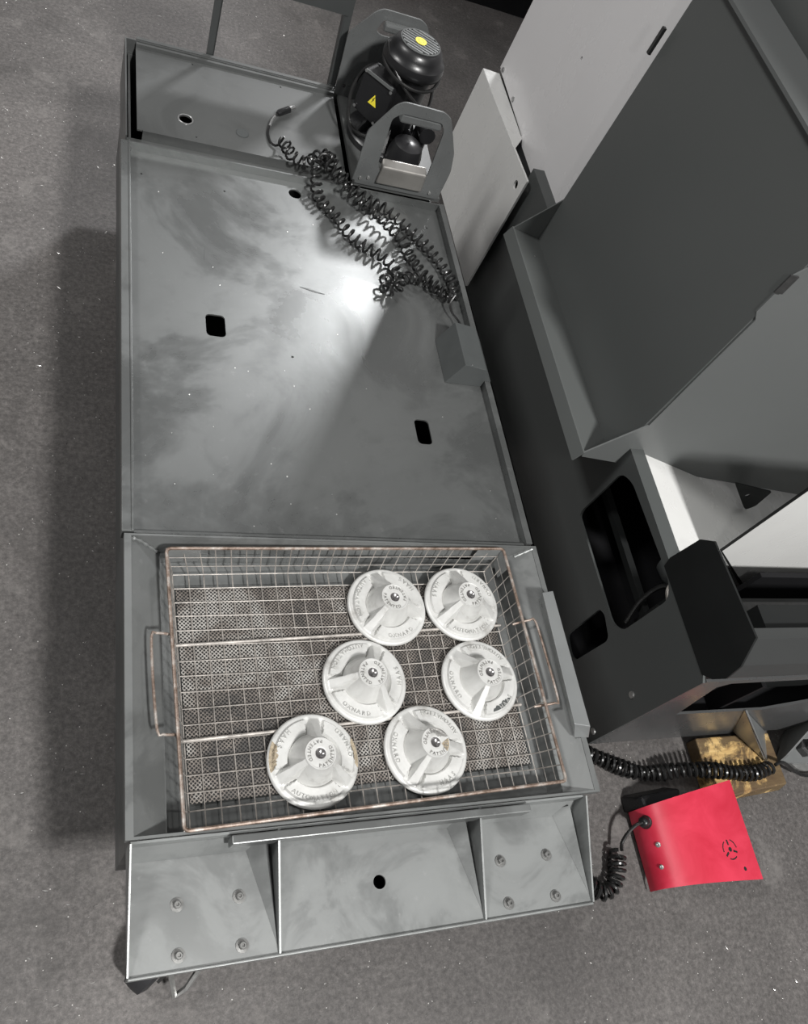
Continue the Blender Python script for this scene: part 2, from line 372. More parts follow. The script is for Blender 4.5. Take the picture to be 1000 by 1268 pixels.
# ------------------------------------------------------------------ lid of the main compartment: a shallow pan
lid = empty('tank_lid', (0.31, 0.4, 0.374), 'large shallow grey steel pan lid covering the middle of the tank', 'lid')
zp = 0.384
pan = MB().plate([(0.012, 0.006), (0.624, 0.006), (0.624, 0.793), (0.012, 0.793)],
    [rrect(0.129, 0.161, 0.375, 0.422, 0.008), rrect(0.472, 0.499, 0.194, 0.245, 0.008), circle(0.316, 0.760, 0.0125, 22, 0.0125),
     circle(0.270, 0.351, 0.0024, 10), circle(0.032, 0.733, 0.0022, 8), circle(0.179, 0.729, 0.0022, 8), circle(0.590, 0.735, 0.0022, 8)], XY(zp - 0.003), 0.003)
pan.build('pan_sheet', 'lid_metal', lid)
r = MB(); r.box(-0.004, 0.012, 0.001, 0.798, 0.376, 0.3985); r.box(0.0085, 0.012, 0.001, 0.798, 0.3985, 0.4005)
r.build('side_rim', 'lid_metal', lid, bevel=0.0008)
r = MB(); r.box(0.6225, 0.634, 0.001, 0.798, 0.376, 0.400); r.build('side_rim', 'lid_metal', lid, bevel=0.0008)
r = MB(); r.box(0.012, 0.6225, 0.7925, 0.7955, 0.376, 0.400); r.box(0.012, 0.6225, 0.7955, 0.7985, 0.376, 0.397); r.build('rear_rim', 'lid_metal', lid)
r = MB(); r.box(0.012, 0.6225, 0.001, 0.006, 0.378, 0.3925); r.build('front_rim', 'lid_metal', lid, bevel=0.0008)
# scuffs worn into the paint, each a sliver of bared primer
def sliver(pts, wd):
    q = MB(); n = len(pts); top = []; bot = []
    for i, (x, y) in enumerate(pts):
        k = math.sin(math.pi * (i + 0.15) / (n - 0.7)); top.append((x, y + wd * k, zp + 0.0003)); bot.append((x, y - wd * k, zp + 0.0003))
    lo = top + bot[::-1]; hi = [(a, bb, c + 0.0002) for a, bb, c in lo]
    m_ = len(lo); q.add(lo + hi, [tuple(range(m_, 2 * m_))] + [(i, (i + 1) % m_, (i + 1) % m_ + m_, i + m_) for i in range(m_)]); return q
sliver([(0.300, 0.515), (0.315, 0.512), (0.330, 0.508), (0.345, 0.506)], 0.0022).build('scuff_mark', 'dark_panel', lid)
sliver([(0.133, 0.545), (0.1345, 0.56), (0.136, 0.575)], 0.006).build('scuff_mark', 'dark_panel', lid)
# swarf specks and drops left on the pan
sw = MB(); 
for i in range(30):
    x = random.uniform(0.03, 0.6); y = random.uniform(0.02, 0.77); s = random.uniform(0.0003, 0.0010)
    if 0.12 < x < 0.17 and 0.36 < y < 0.43 or 0.46 < x < 0.51 and 0.18 < y < 0.26 or math.hypot(x - .316, y - .76) < .016: continue
    sw.box(x - s, x + s, y - s * random.uniform(.4, 1.2), y + s * random.uniform(.4, 1.2), zp, zp + 0.0006)
sw.build('chip_specks', 'swarf', lid, kind='stuff')

# ------------------------------------------------------------------ small junction box on the lid's right edge
jb = empty('junction_box', (0.585, 0.383, 0.384), 'small folded grey sheet metal box on the lid edge where the coiled cable ends', 'box')
y0, y1 = 0.333, 0.432
prof = [(0.549, 0.3845), (0.567, 0.437), (0.612, 0.430), (0.634, 0.4015), (0.6345, 0.4008), (0.6215, 0.4006), (0.6215, 0.3845)]
MB().plate(prof, [], XZ(y0), y1 - y0).build('box_cover', 'grey_box', jb, bevel=0.0012)
MB().lathe([(0.0, 0), (0.0012, 0), (0.0012, 0.0012), (0.0, 0.0014)], (0.5815, 0.336, 0.4349), 8, cap=False).build('screw', 'steel', jb)

# ------------------------------------------------------------------ chip tray holding the basket
tray = empty('chip_tray', (0.32, -0.2, 0.33), 'grey sheet metal tray with sloped sides set into the front of the tank', 'tray')
X0, X1, Y0, Y1 = -0.001, 0.639, -0.394, -0.003
x0, x1, y0, y1 = 0.048, 0.592, -0.386, -0.014; zb = 0.338
zt = 0.398
def slope(a, b_, c, d): q = MB(); q.add([a, b_, c, d] + [(p[0], p[1], p[2] - 0.002) for p in (a, b_, c, d)], [(0, 1, 2, 3), (7, 6, 5, 4), (0, 4, 5, 1), (1, 5, 6, 2), (2, 6, 7, 3), (3, 7, 4, 0)]); return q
MB().plate([(x0, y0), (x1, y0), (x1, y1), (x0, y1)], [], XY(zb - 0.002), 0.002).build('tray_floor', 'tray_metal', tray)
slope((X0 + .009, Y0 + .003, zt), (x0, y0, zb + .028), (x0, y1, zb + .028), (X0 + .009, Y1 - .003, zt)).build('sloped_side', 'tray_metal', tray)
slope((X1 - .009, Y1 - .003, zt), (x1, y1, zb + .04), (x1, y0, zb + .04), (X1 - .009, Y0 + .003, zt)).build('sloped_side', 'tray_metal', tray)
slope((X0 + .009, Y1 - .003, zt), (x0, y1, zb + .028), (x1, y1, zb + .04), (X1 - .009, Y1 - .003, zt)).build('sloped_side', 'tray_metal', tray)
slope((X1 - .009, Y0 + .003, zt), (x1, y0, zb + .04), (x0, y0, zb + .028), (X0 + .009, Y0 + .003, zt)).build('sloped_side', 'tray_metal', tray)
q = MB(); q.box(x0 - .001, x0 + .001, y0, y1, zb, zb + .028); q.box(x1 - .001, x1 + .001, y0, y1, zb, zb + .04); q.box(x0, x1, y0 - .001, y0 + .001, zb, zb + .028); q.box(x0, x1, y1 - .001, y1 + .001, zb, zb + .028)
q.build('inner_wall', 'tray_metal', tray)
q = MB(); q.box(X0, X0 + .009, Y0, Y1, zt - .012, zt + .001); q.box(X1 - .009, X1, Y0, Y1, zt - .012, zt + .001); q.box(X0 + .009, X1 - .009, Y1 - .003, Y1, zt - .012, zt + .001); q.box(X0 + .009, X1 - .009, Y0, Y0 + .003, zt - .012, zt + .001)
q.build('tray_rim', 'tray_metal', tray)
# weld bead in the back corner
MB().tube(catmull([(0.010, -0.010, 0.3985), (0.020, -0.0095, 0.391), (0.032, -0.012, 0.381), (0.044, -0.015, 0.371)], 0.003), [0.0022 + 0.0009 * math.sin(i * 1.9) for i in range(99)], 6).build('weld_bead', 'trough_metal', tray, smooth=True)
MB().tube(catmull([(0.632, -0.008, 0.3985), (0.617, -0.012, 0.391), (0.603, -0.016, 0.384)], 0.003), [0.0018 + 0.0007 * math.sin(i * 2.1) for i in range(99)], 6).build('weld_bead', 'trough_metal', tray, smooth=True)
# guard strip on the right rim
q = MB(); q.hexa([(0.618, -0.100, 0.399), (0.640, -0.098, 0.399), (0.643, -0.318, 0.399), (0.618, -0.316, 0.399)],
                 [(0.612, -0.097, 0.423), (0.632, -0.094, 0.423), (0.634, -0.308, 0.423), (0.608, -0.303, 0.423)])
q.build('guard_strip', 'gusset_metal', tray, bevel=0.001)

# ------------------------------------------------------------------ wire basket (own axes: turned a little in the tray)
bk = empty('wire_basket', (0.318, -0.202, 0.3385), 'rusty rectangular wire mesh basket with two handles lying in the tray', 'basket')
bk.rotation_euler = (0, 0, math.radians(1.65)); ROOT[bk.name] = Vector((0, 0, 0))
hx, hy = 0.2605, 0.182; zr = 0.066; z0 = 0.0125
bl, brr, bf, bb_ = -hx + 0.015, hx - 0.012, -hy + 0.010, hy - 0.014
def lerp(a, c, t): return a + (c - a) * t
wires = MB(); nx, ny = 25, 17; wr = 0.00085
for i in range(nx):
    t = i / (nx - 1); xb = lerp(bl, brr, t); xt = lerp(-hx, hx, t); j = random.uniform(-.0012, .0012)
    wires.tube([(xt, -hy, zr), (xb + j, bf, z0), (xb - j, bb_, z0), (xt, hy, zr)], wr, 4)
for i in range(ny):
    t = i / (ny - 1); yb2 = lerp(bf, bb_, t); yt = lerp(-hy, hy, t); j = random.uniform(-.0012, .0012)
    wires.tube([(-hx, yt, zr), (bl, yb2 + j, z0 + 0.0016), (lerp(bl, brr, .5), yb2 - j, z0 + 0.0016), (brr, yb2 + j, z0 + 0.0016), (hx, yt, zr)], wr, 4)
for k in (0.33, 0.66):
    a, c, d, e = lerp(bl, -hx, k), lerp(brr, hx, k), lerp(bf, -hy, k), lerp(bb_, hy, k); zz = lerp(z0, zr, k)
    wires.tube([(a, d, zz), (c, d, zz), (c, e, zz), (a, e, zz)], wr, 4, True)
wires.build('wire_mesh', 'wire_steel', bk, origin=(0, 0, 0), kind='stuff')
rim = rrect(-hx, hx, -hy, hy, 0.006, 3)
MB().tube([(p[0], p[1], zr) for p in rim], 0.0024, 8, True).build('rim_wire', 'rim_wire', bk, origin=(0, 0, 0), smooth=True)
for yy in (0.066, -0.062):
    MB().tube([(bl - .004, yy - .004, z0 + 0.0045), (brr + .002, yy + .006, z0 + 0.0045)], 0.0022, 8).build('cross_rod', 'wire_steel', bk, origin=(0, 0, 0), smooth=True)
MB().tube(catmull([(-hx, 0.062, zr - .008), (-hx - 0.019, 0.062, zr - .002), (-hx - 0.025, 0.057, zr), (-hx - 0.026, 0.0, zr), (-hx - 0.024, -0.063, zr), (-hx - 0.018, -0.068, zr - .002), (-hx, -0.068, zr - .008)], 0.004), 0.0019, 8).build('handle', 'rim_wire', bk, origin=(0, 0, 0), smooth=True)
MB().tube(catmull([(hx - .012, 0.058, zr - .012), (hx + 0.014, 0.060, zr - .002), (hx + 0.022, 0.056, zr), (hx + 0.024, 0.0, zr), (hx + 0.0235, -0.066, zr), (hx + 0.018, -0.071, zr - .002), (hx - .012, -0.071, zr - .012)], 0.004), 0.0019, 8).build('handle', 'rim_wire', bk, origin=(0, 0, 0), smooth=True)
MB().plate([(bl + .003, -0.142), (brr - .003, -0.142), (brr - .003, 0.147), (bl + .003, 0.147)], [], XY(z0 - 0.0032), 0.0012).build('perforated_sheet', 'perforated_sheet', bk, origin=(0, 0, 0))
for sx in (-1, 1):   # folded corner plates at the back
    xx = sx * hx; xi = sx * (hx - 0.046)
    q = MB(); q.hexa([(xx - sx * .001, hy - .003, zr - .030), (xi, hy - .003, zr - .030), (xi, hy - .0045, zr - .030), (xx - sx * .001, hy - .0045, zr - .030)],
                     [(xx - sx * .001, hy - .001, zr - .002), (xi, hy - .001, zr - .002), (xi, hy - .0025, zr - .002), (xx - sx * .001, hy - .0025, zr - .002)])
    q.hexa([(xx - sx * .004, hy - .003, zr - .030), (xx - sx * .0055, hy - .003, zr - .030), (xx - sx * .0055, hy - .036, zr - .030), (xx - sx * .004, hy - .036, zr - .030)],
           [(xx - sx * .001, hy - .003, zr - .002), (xx - sx * .0025, hy - .003, zr - .002), (xx - sx * .0025, hy - .036, zr - .002), (xx - sx * .001, hy - .036, zr - .002)])
    q.build('corner_plate', 'gusset_metal', bk, origin=(0, 0, 0))

# ------------------------------------------------------------------ cast levelling pads
PR = 0.0620
def pad_mesh():
    """one continuous casting, as a polar height field over a disc with a closed underside"""
    nA, radii = 216, [0, .004, .0065, .0075, .010, .016, .0182, .0190, .0205, .0214, .0220, .0235, .025, .027, .029, .031, .033, .0345, .036, .037, .039, .042, .045, .048, .051, .0530, .0538, .0550, .0570, .0590, .0605, .0615, PR]
    def hgt(r, a):
        # base profile between the ribs: raised lettered sectors around a dished cone
        if r <= .0182: z = .0410
        elif r <= .0205: z = .0418
        elif r <= .0220: z = .0418 - (r - .0205) / .0015 * .0048
        elif r <= .0345: z = .0370 - (r - .0220) / .0125 * (.0370 - .0095)
        elif r <= .0370: z = .0095 + (r - .0345) / .0025 * .0050
        elif r <= .0531: z = .0145 - (r - .0370) * .06
        elif r <= .0552: z = .0135 - (r - .0531) / .0021 * .0040
        else: z = .0095
        if r > .0600: z = .0095 - (r - .0600) / (PR - .0600) * .003
        # three ribs
        d = min(abs((a - k + math.pi) % (2 * math.pi) - math.pi) for k in (0, 2 * math.pi / 3, 4 * math.pi / 3))
        w = r * math.sin(min(d, math.pi / 2)); top = .0405 - max(0, r - .0205) * .88
        half = .0040 + .09 * max(0, r - .025)
        if .0205 < r < .0560:
            if w < half: zr_ = top
            else: zr_ = top - (w - half) * 3.6
            z = max(z, zr_)
            # flats are cut back beside the ribs, leaving the flared skirt
            if w < half + .0062 and r > .0345: z = max(zr_, min(z, .0088))
        if r < .0065: z = .0375 + (r / .0065) ** 2 * .0035
        elif r < .0075: z = .0405
        return z
    vs = [(0, 0, hgt(0, 0))]; fs = []; globals()['pad_h'] = hgt
    for r in radii[1:]:
        for k in range(nA):
            a = 2 * math.pi * k / nA; vs.append((r * math.cos(a), r * math.sin(a), hgt(r, a)))
    for k in range(nA): fs.append((0, 1 + k, 1 + (k + 1) % nA))
    nr = len(radii) - 1
    for i in range(nr - 1):
        for k in range(nA):
            p, q_ = 1 + i * nA, 1 + (i + 1) * nA; k2 = (k + 1) % nA
            fs.append((p + k, q_ + k, q_ + k2, p + k2))
    o = len(vs)
    for r, z in ((PR, .0045), (PR - .002, .0), ):
        for k in range(nA): a = 2 * math.pi * k / nA; vs.append((r * math.cos(a), r * math.sin(a), z))
    last = 1 + (nr - 1) * nA
    for s_, e_ in ((last, o), (o, o + nA)):
        for k in range(nA): k2 = (k + 1) % nA; fs.append((s_ + k, e_ + k, e_ + k2, s_ + k2))
    fs.append(tuple(reversed([o + nA + k for k in range(nA)])))
    return MB().add(vs, fs)
GL = {}
def glyph(ch):
    if ch in GL: return GL[ch]
    c = bpy.data.curves.new('glyph', 'FONT'); c.body = ch; c.size = 1.0; c.extrude = 0.5; c.align_x = 'CENTER'; c.resolution_u = 2
    o = bpy.data.objects.new('glyph', c); COL.objects.link(o)
    dg = bpy.context.evaluated_depsgraph_get(); dg.update(); me = bpy.data.meshes.new_from_object(o.evaluated_get(dg))
    r_ = ([tuple(v.co) for v in me.vertices], [tuple(p.vertices) for p in me.polygons])
    bpy.data.objects.remove(o); bpy.data.curves.remove(c); bpy.data.meshes.remove(me); GL[ch] = r_; return r_
def arc_text(mb, txt, rad, amid, size, z, hh, step):
    n_ = len(txt)
    for i, ch in enumerate(txt):
        if ch == ' ': continue
        a = amid + (i - (n_ - 1) / 2) * step
        vs, fs = glyph(ch); e_r = Vector((math.cos(a), math.sin(a), 0)); e_t = Vector((-math.sin(a), math.cos(a), 0))
        mb.add([e_r * rad + e_t * (x * size * 0.95) - e_r * (y * size) + Vector((0, 0, z + (q + .5) * hh)) for x, y, q in vs], fs)
letters = MB(); D = math.radians
arc_text(letters, 'HAAS', .0522, D(60), .0092, .0126, .0026, D(8.8))
arc_text(letters, 'AUTOMATION', .0522, D(180), .0082, .0126, .0026, D(7.4))
arc_text(letters, 'OXNARD', .0522, D(300), .0084, .0126, .0026, D(8.4))
hubl = MB()
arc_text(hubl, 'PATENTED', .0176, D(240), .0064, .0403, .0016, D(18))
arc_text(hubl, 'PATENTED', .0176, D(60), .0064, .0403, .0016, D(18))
proto = pad_mesh().build('casting', 'cast_aluminium', None, origin=(0, 0, 0), smooth=True)
pm = proto.data; bpy.data.objects.remove(proto)
ho_ = hubl.build('hub_lettering', 'hub_dark', None, origin=(0, 0, 0)); hm = ho_.data; bpy.data.objects.remove(ho_)
lo_ = letters.build('lettering', 'letter_shade', None, origin=(0, 0, 0)); lm = lo_.data; bpy.data.objects.remove(lo_)
so_ = MB().lathe([(0, .0385), (.0020, .0388), (.0040, .0398), (.0060, .0412), (.0066, .0418), (.0070, .0414), (.0072, .040)], (0, 0, 0), 20, cap=False).build('centre_socket', 'hub_steel', None, origin=(0, 0, 0), smooth=True)
sm = so_.data; bpy.data.objects.remove(so_)
PADS = [((0.2375, -0.312), 84, 144, 'cast aluminium leveling pad with brown grime on its rim, lying alone toward the left handle'),
        ((0.4005, -0.308), 116, 296, 'chipped cast aluminium leveling pad with a damaged hub beside the front rim of the basket'),
        ((0.3250, -0.207), 64, 4, 'cast aluminium leveling pad in mid basket, touching the pad with the damaged hub'),
        ((0.5070, -0.212), 10, 310, 'cast aluminium leveling pad with a dark gouge, next to the right basket handle'),
        ((0.3770, -0.093), 105, 45, 'cast aluminium leveling pad near the back rim, beside the pad in the basket corner'),
        ((0.5030, -0.088), 95, 155, 'cast aluminium leveling pad in the back corner of the basket by the corner plate')]
zpad = 0.3385 + z0 + 0.0027
for (px, py), rib, haas, lab in PADS:
    e = empty('leveling_pad', (px, py, zpad), lab, 'leveling pad', 'cast leveling pads in the wire basket')
    # ribs repeat every 120 degrees: turn the casting so HAAS faces the right way
    base = haas - 60
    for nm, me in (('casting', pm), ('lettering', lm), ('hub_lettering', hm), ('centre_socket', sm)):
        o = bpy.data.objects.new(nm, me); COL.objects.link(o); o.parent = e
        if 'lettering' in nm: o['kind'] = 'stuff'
    e.rotation_euler = (0, 0, D(base))
pads = [o for o in bpy.data.objects if o.name.startswith('leveling_pad')]
def crust(e, r0, r1, a0, a1, mat, name, lift=.0005):
    '''patch of dirt that follows the casting, with ragged borders; angles in world degrees'''
    q = MB(); nr, na = 5, 22; R = -e.rotation_euler.z; vs = []
    for i in range(na + 1):
        t = i / na; k = math.sin(math.pi * min(1, max(0, t))) ** .5; jr = random.uniform(.75, 1.15) * k
        for j in range(nr + 1):
            r = lerp(lerp(r0, r1, .5), r1, j / nr) if False else lerp(r1 - (r1 - r0) * jr, r1, j / nr); a = D(lerp(a0, a1, t)) + R
            vs.append((r * math.cos(a), r * math.sin(a), max(pad_h(r - .0006, a), pad_h(r, a), pad_h(r + .0006, a)) + lift))
    q.add(vs, [(i * (nr + 1) + j, (i + 1) * (nr + 1) + j, (i + 1) * (nr + 1) + j + 1, i * (nr + 1) + j + 1) for i in range(na) for j in range(nr)])
    q.build(name, mat, e, origin=(0, 0, 0))
crust(pads[0], .0495, .0600, 152, 192, 'worn_grime', 'grime_patch'); crust(pads[0], .0545, .0605, -14, 26, 'worn_grime', 'grime_patch')
crust(pads[1], .0095, .0200, 20, 110, 'hub_dark', 'hub_damage', .0004); crust(pads[1], .0090, .0195, 318, 372, 'worn_grime', 'hub_damage', .0004)
crust(pads[3], .0440, .0515, 278, 322, 'dark_panel', 'gouge')

# ------------------------------------------------------------------ coolant pump with its lifting frame
pump = empty('coolant_pump', (0.52, 0.965, 0.374), 'black electric coolant pump standing between two grey lifting brackets', 'pump')
MB().plate([(0.4365, 0.8125), (0.628, 0.8125), (0.634, 1.089), (0.4405, 1.089)], [], XY(0.391), 0.009).build('mounting_plate', 'tank_metal', pump)
ax, ay = 0.522, 0.965
out_f = rpoly([(0.432, 0.400), (0.621, 0.400), (0.621, 0.470), (0.610, 0.512), (0.574, 0.580), (0.556, 0.590), (0.474, 0.591), (0.460, 0.580), (0.427, 0.517), (0.432, 0.434)], 0.008)
win_f = rpoly([(0.470, 0.455), (0.485, 0.428), (0.570, 0.436), (0.578, 0.452), (0.570, 0.552), (0.560, 0.568), (0.478, 0.568), (0.463, 0.553)], 0.007)
fr = MB().plate(out_f, [win_f], XZ(0.8085), 0.0035).build('lifting_bracket', 'bracket_paint', pump)
MB().box(0.480, 0.566, 0.812, 0.830, 0.546, 0.5665).build('grip', 'bracket_paint', fr, bevel=0.005)
for p in ((0.446, 0.414), (0.462, 0.418), (0.598, 0.412)):
    MB().lathe([(0, 0), (.0035, 0), (.0033, .0022), (.001, .003), (0, .003)], (p[0], 0.8085, p[1]), 12, Matrix.Rotation(math.pi / 2, 4, 'X'), cap=False).build('screw', 'bolt_steel', fr, smooth=True)
MB().hexa([(0.478, 0.8005, 0.414), (0.577, 0.8005, 0.414), (0.577, 0.8083, 0.414), (0.478, 0.8083, 0.414)], [(0.480, 0.803, 0.452), (0.575, 0.803, 0.452), (0.575, 0.822, 0.460), (0.480, 0.822, 0.460)]).build('step_tab', 'raw_block', pump, bevel=0.003)
out_r = rpoly([(0.432, 0.400), (0.621, 0.400), (0.621, 0.470), (0.610, 0.522), (0.574, 0.590), (0.556, 0.600), (0.474, 0.600), (0.460, 0.590), (0.420, 0.535), (0.428, 0.440)], 0.008)
win_r = rpoly([(0.472, 0.555), (0.484, 0.548), (0.570, 0.548), (0.566, 0.574), (0.556, 0.580), (0.482, 0.580)], 0.006)
rr_ = MB().plate(out_r, [win_r], XZ(1.0855), 0.0035).build('lifting_bracket', 'bracket_paint', pump)
MB().box(0.482, 0.560, 1.068, 1.0855, 0.564, 0.582).build('grip', 'bracket_paint', rr_, bevel=0.005)
for p in ((0.446, 0.424), (0.600, 0.424)):
    MB().lathe([(0, 0), (.0035, 0), (.0033, .0022), (.001, .003), (0, .003)], (p[0], 1.0855, p[1]), 12, Matrix.Rotation(math.pi / 2, 4, 'X'), cap=False).build('screw', 'dark_bolt', rr_, smooth=True)
MB().lathe([(0, .4003), (.078, .4003), (.080, .404), (.080, .414), (.074, .420), (.052, .424), (.048, .436), (.040, .440), (0, .440)], (ax, ay, 0), 48, cap=False).build('base_flange', 'black_plastic', pump, smooth=True)
MB().lathe([(0, .438), (.042, .438), (.046, .450), (.047, .560), (.050, .566), (.050, .572), (0, .572)], (ax, ay, 0), 44, cap=False).build('motor_body', 'black_plastic', pump, smooth=True)
for k in range(6):   # flange webs
    a = k * math.pi / 3 + .3; c_, s_ = math.cos(a), math.sin(a); e1 = Vector((c_, s_, 0)); e2 = Vector((-s_, c_, 0)) * .003; o_ = Vector((ax, ay, 0))
    MB().hexa([o_ + e1 * .040 - e2 + Vector((0, 0, .418)), o_ + e1 * .075 - e2 + Vector((0, 0, .418)), o_ + e1 * .075 + e2 + Vector((0, 0, .418)), o_ + e1 * .040 + e2 + Vector((0, 0, .418))],
              [o_ + e1 * .040 - e2 + Vector((0, 0, .462)), o_ + e1 * .050 - e2 + Vector((0, 0, .458)), o_ + e1 * .050 + e2 + Vector((0, 0, .458)), o_ + e1 * .040 + e2 + Vector((0, 0, .462))]).build('web', 'black_plastic', pump)
cowl = MB(); prof = [(0, .570), (.055, .570), (.060, .574), (.0625, .584), (.0605, .594), (.054, .599), (.0515, .606), (.048, .614), (.0425, .6185), (.040, .620), (.0, .620)]
cowl.lathe(prof, (ax, ay, 0), 56, cap=False)
cw = cowl.build('fan_cowl', 'black_plastic', pump, smooth=True)
gr = MB()
for k in range(-4, 5):
    yy = k * .0084; h_ = math.sqrt(max(0, .0375 ** 2 - yy * yy)); a = D(-32); e1 = Vector((math.cos(a), math.sin(a), 0)); e2 = Vector((-math.sin(a), math.cos(a), 0)); c0 = Vector((ax, ay, 0)) + e2 * yy
    w2 = e2 * .0020
    MB().hexa([c0 - e1 * h_ - w2 + Vector((0, 0, .6203)), c0 + e1 * h_ - w2 + Vector((0, 0, .6203)), c0 + e1 * h_ + w2 + Vector((0, 0, .6203)), c0 - e1 * h_ + w2 + Vector((0, 0, .6203))],
              [c0 - e1 * h_ - w2 + Vector((0, 0, .6226)), c0 + e1 * h_ - w2 + Vector((0, 0, .6226)), c0 + e1 * h_ + w2 + Vector((0, 0, .6226)), c0 - e1 * h_ + w2 + Vector((0, 0, .6226))]).build('grille_bar', 'bracket_paint', cw)
ring = [(ax + .0395 * math.cos(t), ay + .0395 * math.sin(t), .6212) for t in [2 * math.pi * i / 40 for i in range(40)]]
MB().tube(ring, .0016, 6, True).build('grille_ring', 'bracket_paint', cw, smooth=True)
MB().lathe([(0, .6226), (.0115, .6226), (.0115, .6236), (0, .6236)], (ax, ay, 0), 24, cap=False).build('sticker', 'yellow_print', cw, label='round yellow sticker')
rg = [(ax + .006 * math.cos(t), ay + .006 * math.sin(t), .6238) for t in [2 * math.pi * i / 20 for i in range(20)]]
MB().tube(rg, .0004, 4, True).build('sticker_ring', 'bracket_paint', cw)
# terminal box, turned 45 degrees to the front left
nn = Vector((-1, -1, 0)).normalized(); uu = Vector((1, -1, 0)).normalized(); fc = Vector((ax, ay, 0)) + nn * 0.056
def TB(u, v, h): p = fc + uu * (u - .026) - nn * (0.040 - h); return (p.x, p.y, v)
tb = MB().plate(rpoly([(-.036, .458), (.022, .452), (.036, .470), (.036, .538), (.028, .544), (-.036, .544)], .005), [], TB, 0.040).build('terminal_box', 'black_plastic', pump, bevel=0.0015)
def TF(d): return lambda u, v, h: tuple(fc + uu * (u - .026) + nn * (d + h) + Vector((0, 0, v)))
MB().plate([(-.033, .538), (.033, .538), (.033, .5435), (-.033, .5435)], [], TF(-.002), .005).build('lid_edge', 'bracket_paint', tb)
MB().plate([(-.008, .486), (.012, .486), (.002, .508)], [], TF(.0001), .0006).build('warning_label', 'yellow_print', tb, label='yellow triangular electric shock warning label')
MB().plate([(.0035, .5035), (-.0005, .4975), (.0015, .4972), (-.001, .4895), (.0042, .4985), (.0022, .4988), (.0048, .503)], [], TF(.0008), .0003).build('flash_symbol', 'black_print', tb)
for u, v in ((-.032, .540), (.032, .534), (-.032, .463), (.020, .457)):
    p = fc + uu * (u - .026) + nn * .0035
    MB().lathe([(0, 0), (.0032, 0), (.003, .002), (0, .0026)], (p.x, p.y, v), 10, Matrix.Rotation(D(135), 4, 'Z') @ Matrix.Rotation(math.pi / 2, 4, 'X'), cap=False).build('screw', 'steel', tb, smooth=True)
cab = [(ax + .0605 * math.cos(D(a)), ay + .0605 * math.sin(D(a)), z) for a, z in ((150, .585), (190, .575), (230, .566), (270, .560), (310, .561), (350, .572), (30, .582), (70, .588), (110, .588))]
MB().tube(catmull(cab + [cab[0]], .004), .0036, 8).build('power_cable', 'cable_rubber', pump, smooth=True)
cab2 = [(ax - .030, ay + .048, .582), (ax - .056, ay + .012, .598), (ax - .050, ay - .030, .585), (ax - .018, ay - .056, .556), (ax + .022, ay - .060, .530), (ax + .048, ay - .046, .524), (ax + .056, ay - .012, .545)]
MB().tube(catmull(cab2, .004), .0036, 8).build('power_cable', 'cable_rubber', pump, smooth=True)
cab3 = [(0.470, 0.985, .543), (0.450, 0.995, .530), (0.432, 0.985, .49), (0.430, 0.965, .455), (0.438, 0.945, .432), (0.458, 0.925, .428), (0.472, 0.918, .432)]
MB().tube(catmull(cab3, .004), .0036, 8).build('power_cable', 'cable_rubber', pump, smooth=True)
MB().lathe([(0, .4003), (.036, .4003), (.036, .440), (.030, .462), (.018, .470), (0, .470)], (0.545, 0.880, 0), 24, cap=False).build('volute', 'black_plastic', pump, smooth=True)
MB().tube([(0.585, 0.935, .4003), (0.585, 0.935, .470), (0.585, 0.90, .474)], .017, 14).build('outlet_pipe', 'black_plastic', pump, smooth=True)

# ------------------------------------------------------------------ coiled cable with plug, lying on the lid
cc = empty('coiled_cable', (0.45, 0.66, 0.384), 'long black coiled spiral cable with a plug lying across the tank lid', 'cable')
RR = 0.0100; zc = zp + RR + 0.0042
z_over = 0.4005 + RR + 0.0042
P = [(0.295, 0.868, z_over), (0.301, 0.852, z_over), (0.311, 0.829, z_over), (0.334, 0.817, z_over), (0.352, 0.835, z_over), (0.372, 0.850, z_over + .004), (0.388, 0.835, z_over + .006), (0.372, 0.815, z_over + .012), (0.356, 0.825, z_over + .016),
     (0.352, 0.795, z_over + .005), (0.357, 0.745, zc), (0.386, 0.703, zc), (0.407, 0.662, zc), (0.433, 0.634, zc), (0.464, 0.616, zc), (0.486, 0.590, zc), (0.490, 0.562, zc), (0.466, 0.553, zc + .004), (0.460, 0.530, zc), (0.482, 0.528, zc + .004), (0.500, 0.555, zc + .008),
     (0.540, 0.568, zc), (0.572, 0.545, zc), (0.600, 0.535, zc), (0.606, 0.560, zc + .004), (0.602, 0.592, zc), (0.586, 0.632, zc), (0.560, 0.676, zc), (0.531, 0.711, zc), (0.500, 0.748, zc), (0.466, 0.762, zc), (0.435, 0.785, zc + .006), (0.407, 0.806, z_over), (0.380, 0.826, z_over + .014),
     (0.366, 0.812, z_over + .018), (0.392, 0.785, z_over + .010), (0.435, 0.754, zc + .006), (0.467, 0.726, zc + .008), (0.492, 0.694, zc + .006), (0.516, 0.665, zc + .004), (0.526, 0.630, zc), (0.536, 0.594, zc + .006), (0.550, 0.560, zc + .010), (0.572, 0.532, zc + .012), (0.594, 0.520, zc + .01)]
MB().tube(coil(P, RR, 0.0160, 14), 0.0024, 6).build('coil', 'cable_rubber', cc, smooth=True)
MB().tube(catmull([(0.594, 0.520, zc + .010 + RR), (0.586, 0.508, zc + .008), (0.590, 0.490, zc + .002), (0.598, 0.470, zc + .004), (0.600, 0.430, zc + .010)], .004), 0.0021, 8).build('lead', 'cable_rubber', cc, smooth=True)
MB().tube(catmull([(0.295, 0.868, z_over + RR), (0.288, 0.872, .400), (0.277, 0.881, .396), (0.273, 0.909, .396), (0.279, 0.935, .398), (0.290, 0.958, .400), (0.298, 0.970, .402)], .004), 0.0024, 8).build('lead', 'cable_rubber', cc, smooth=True)
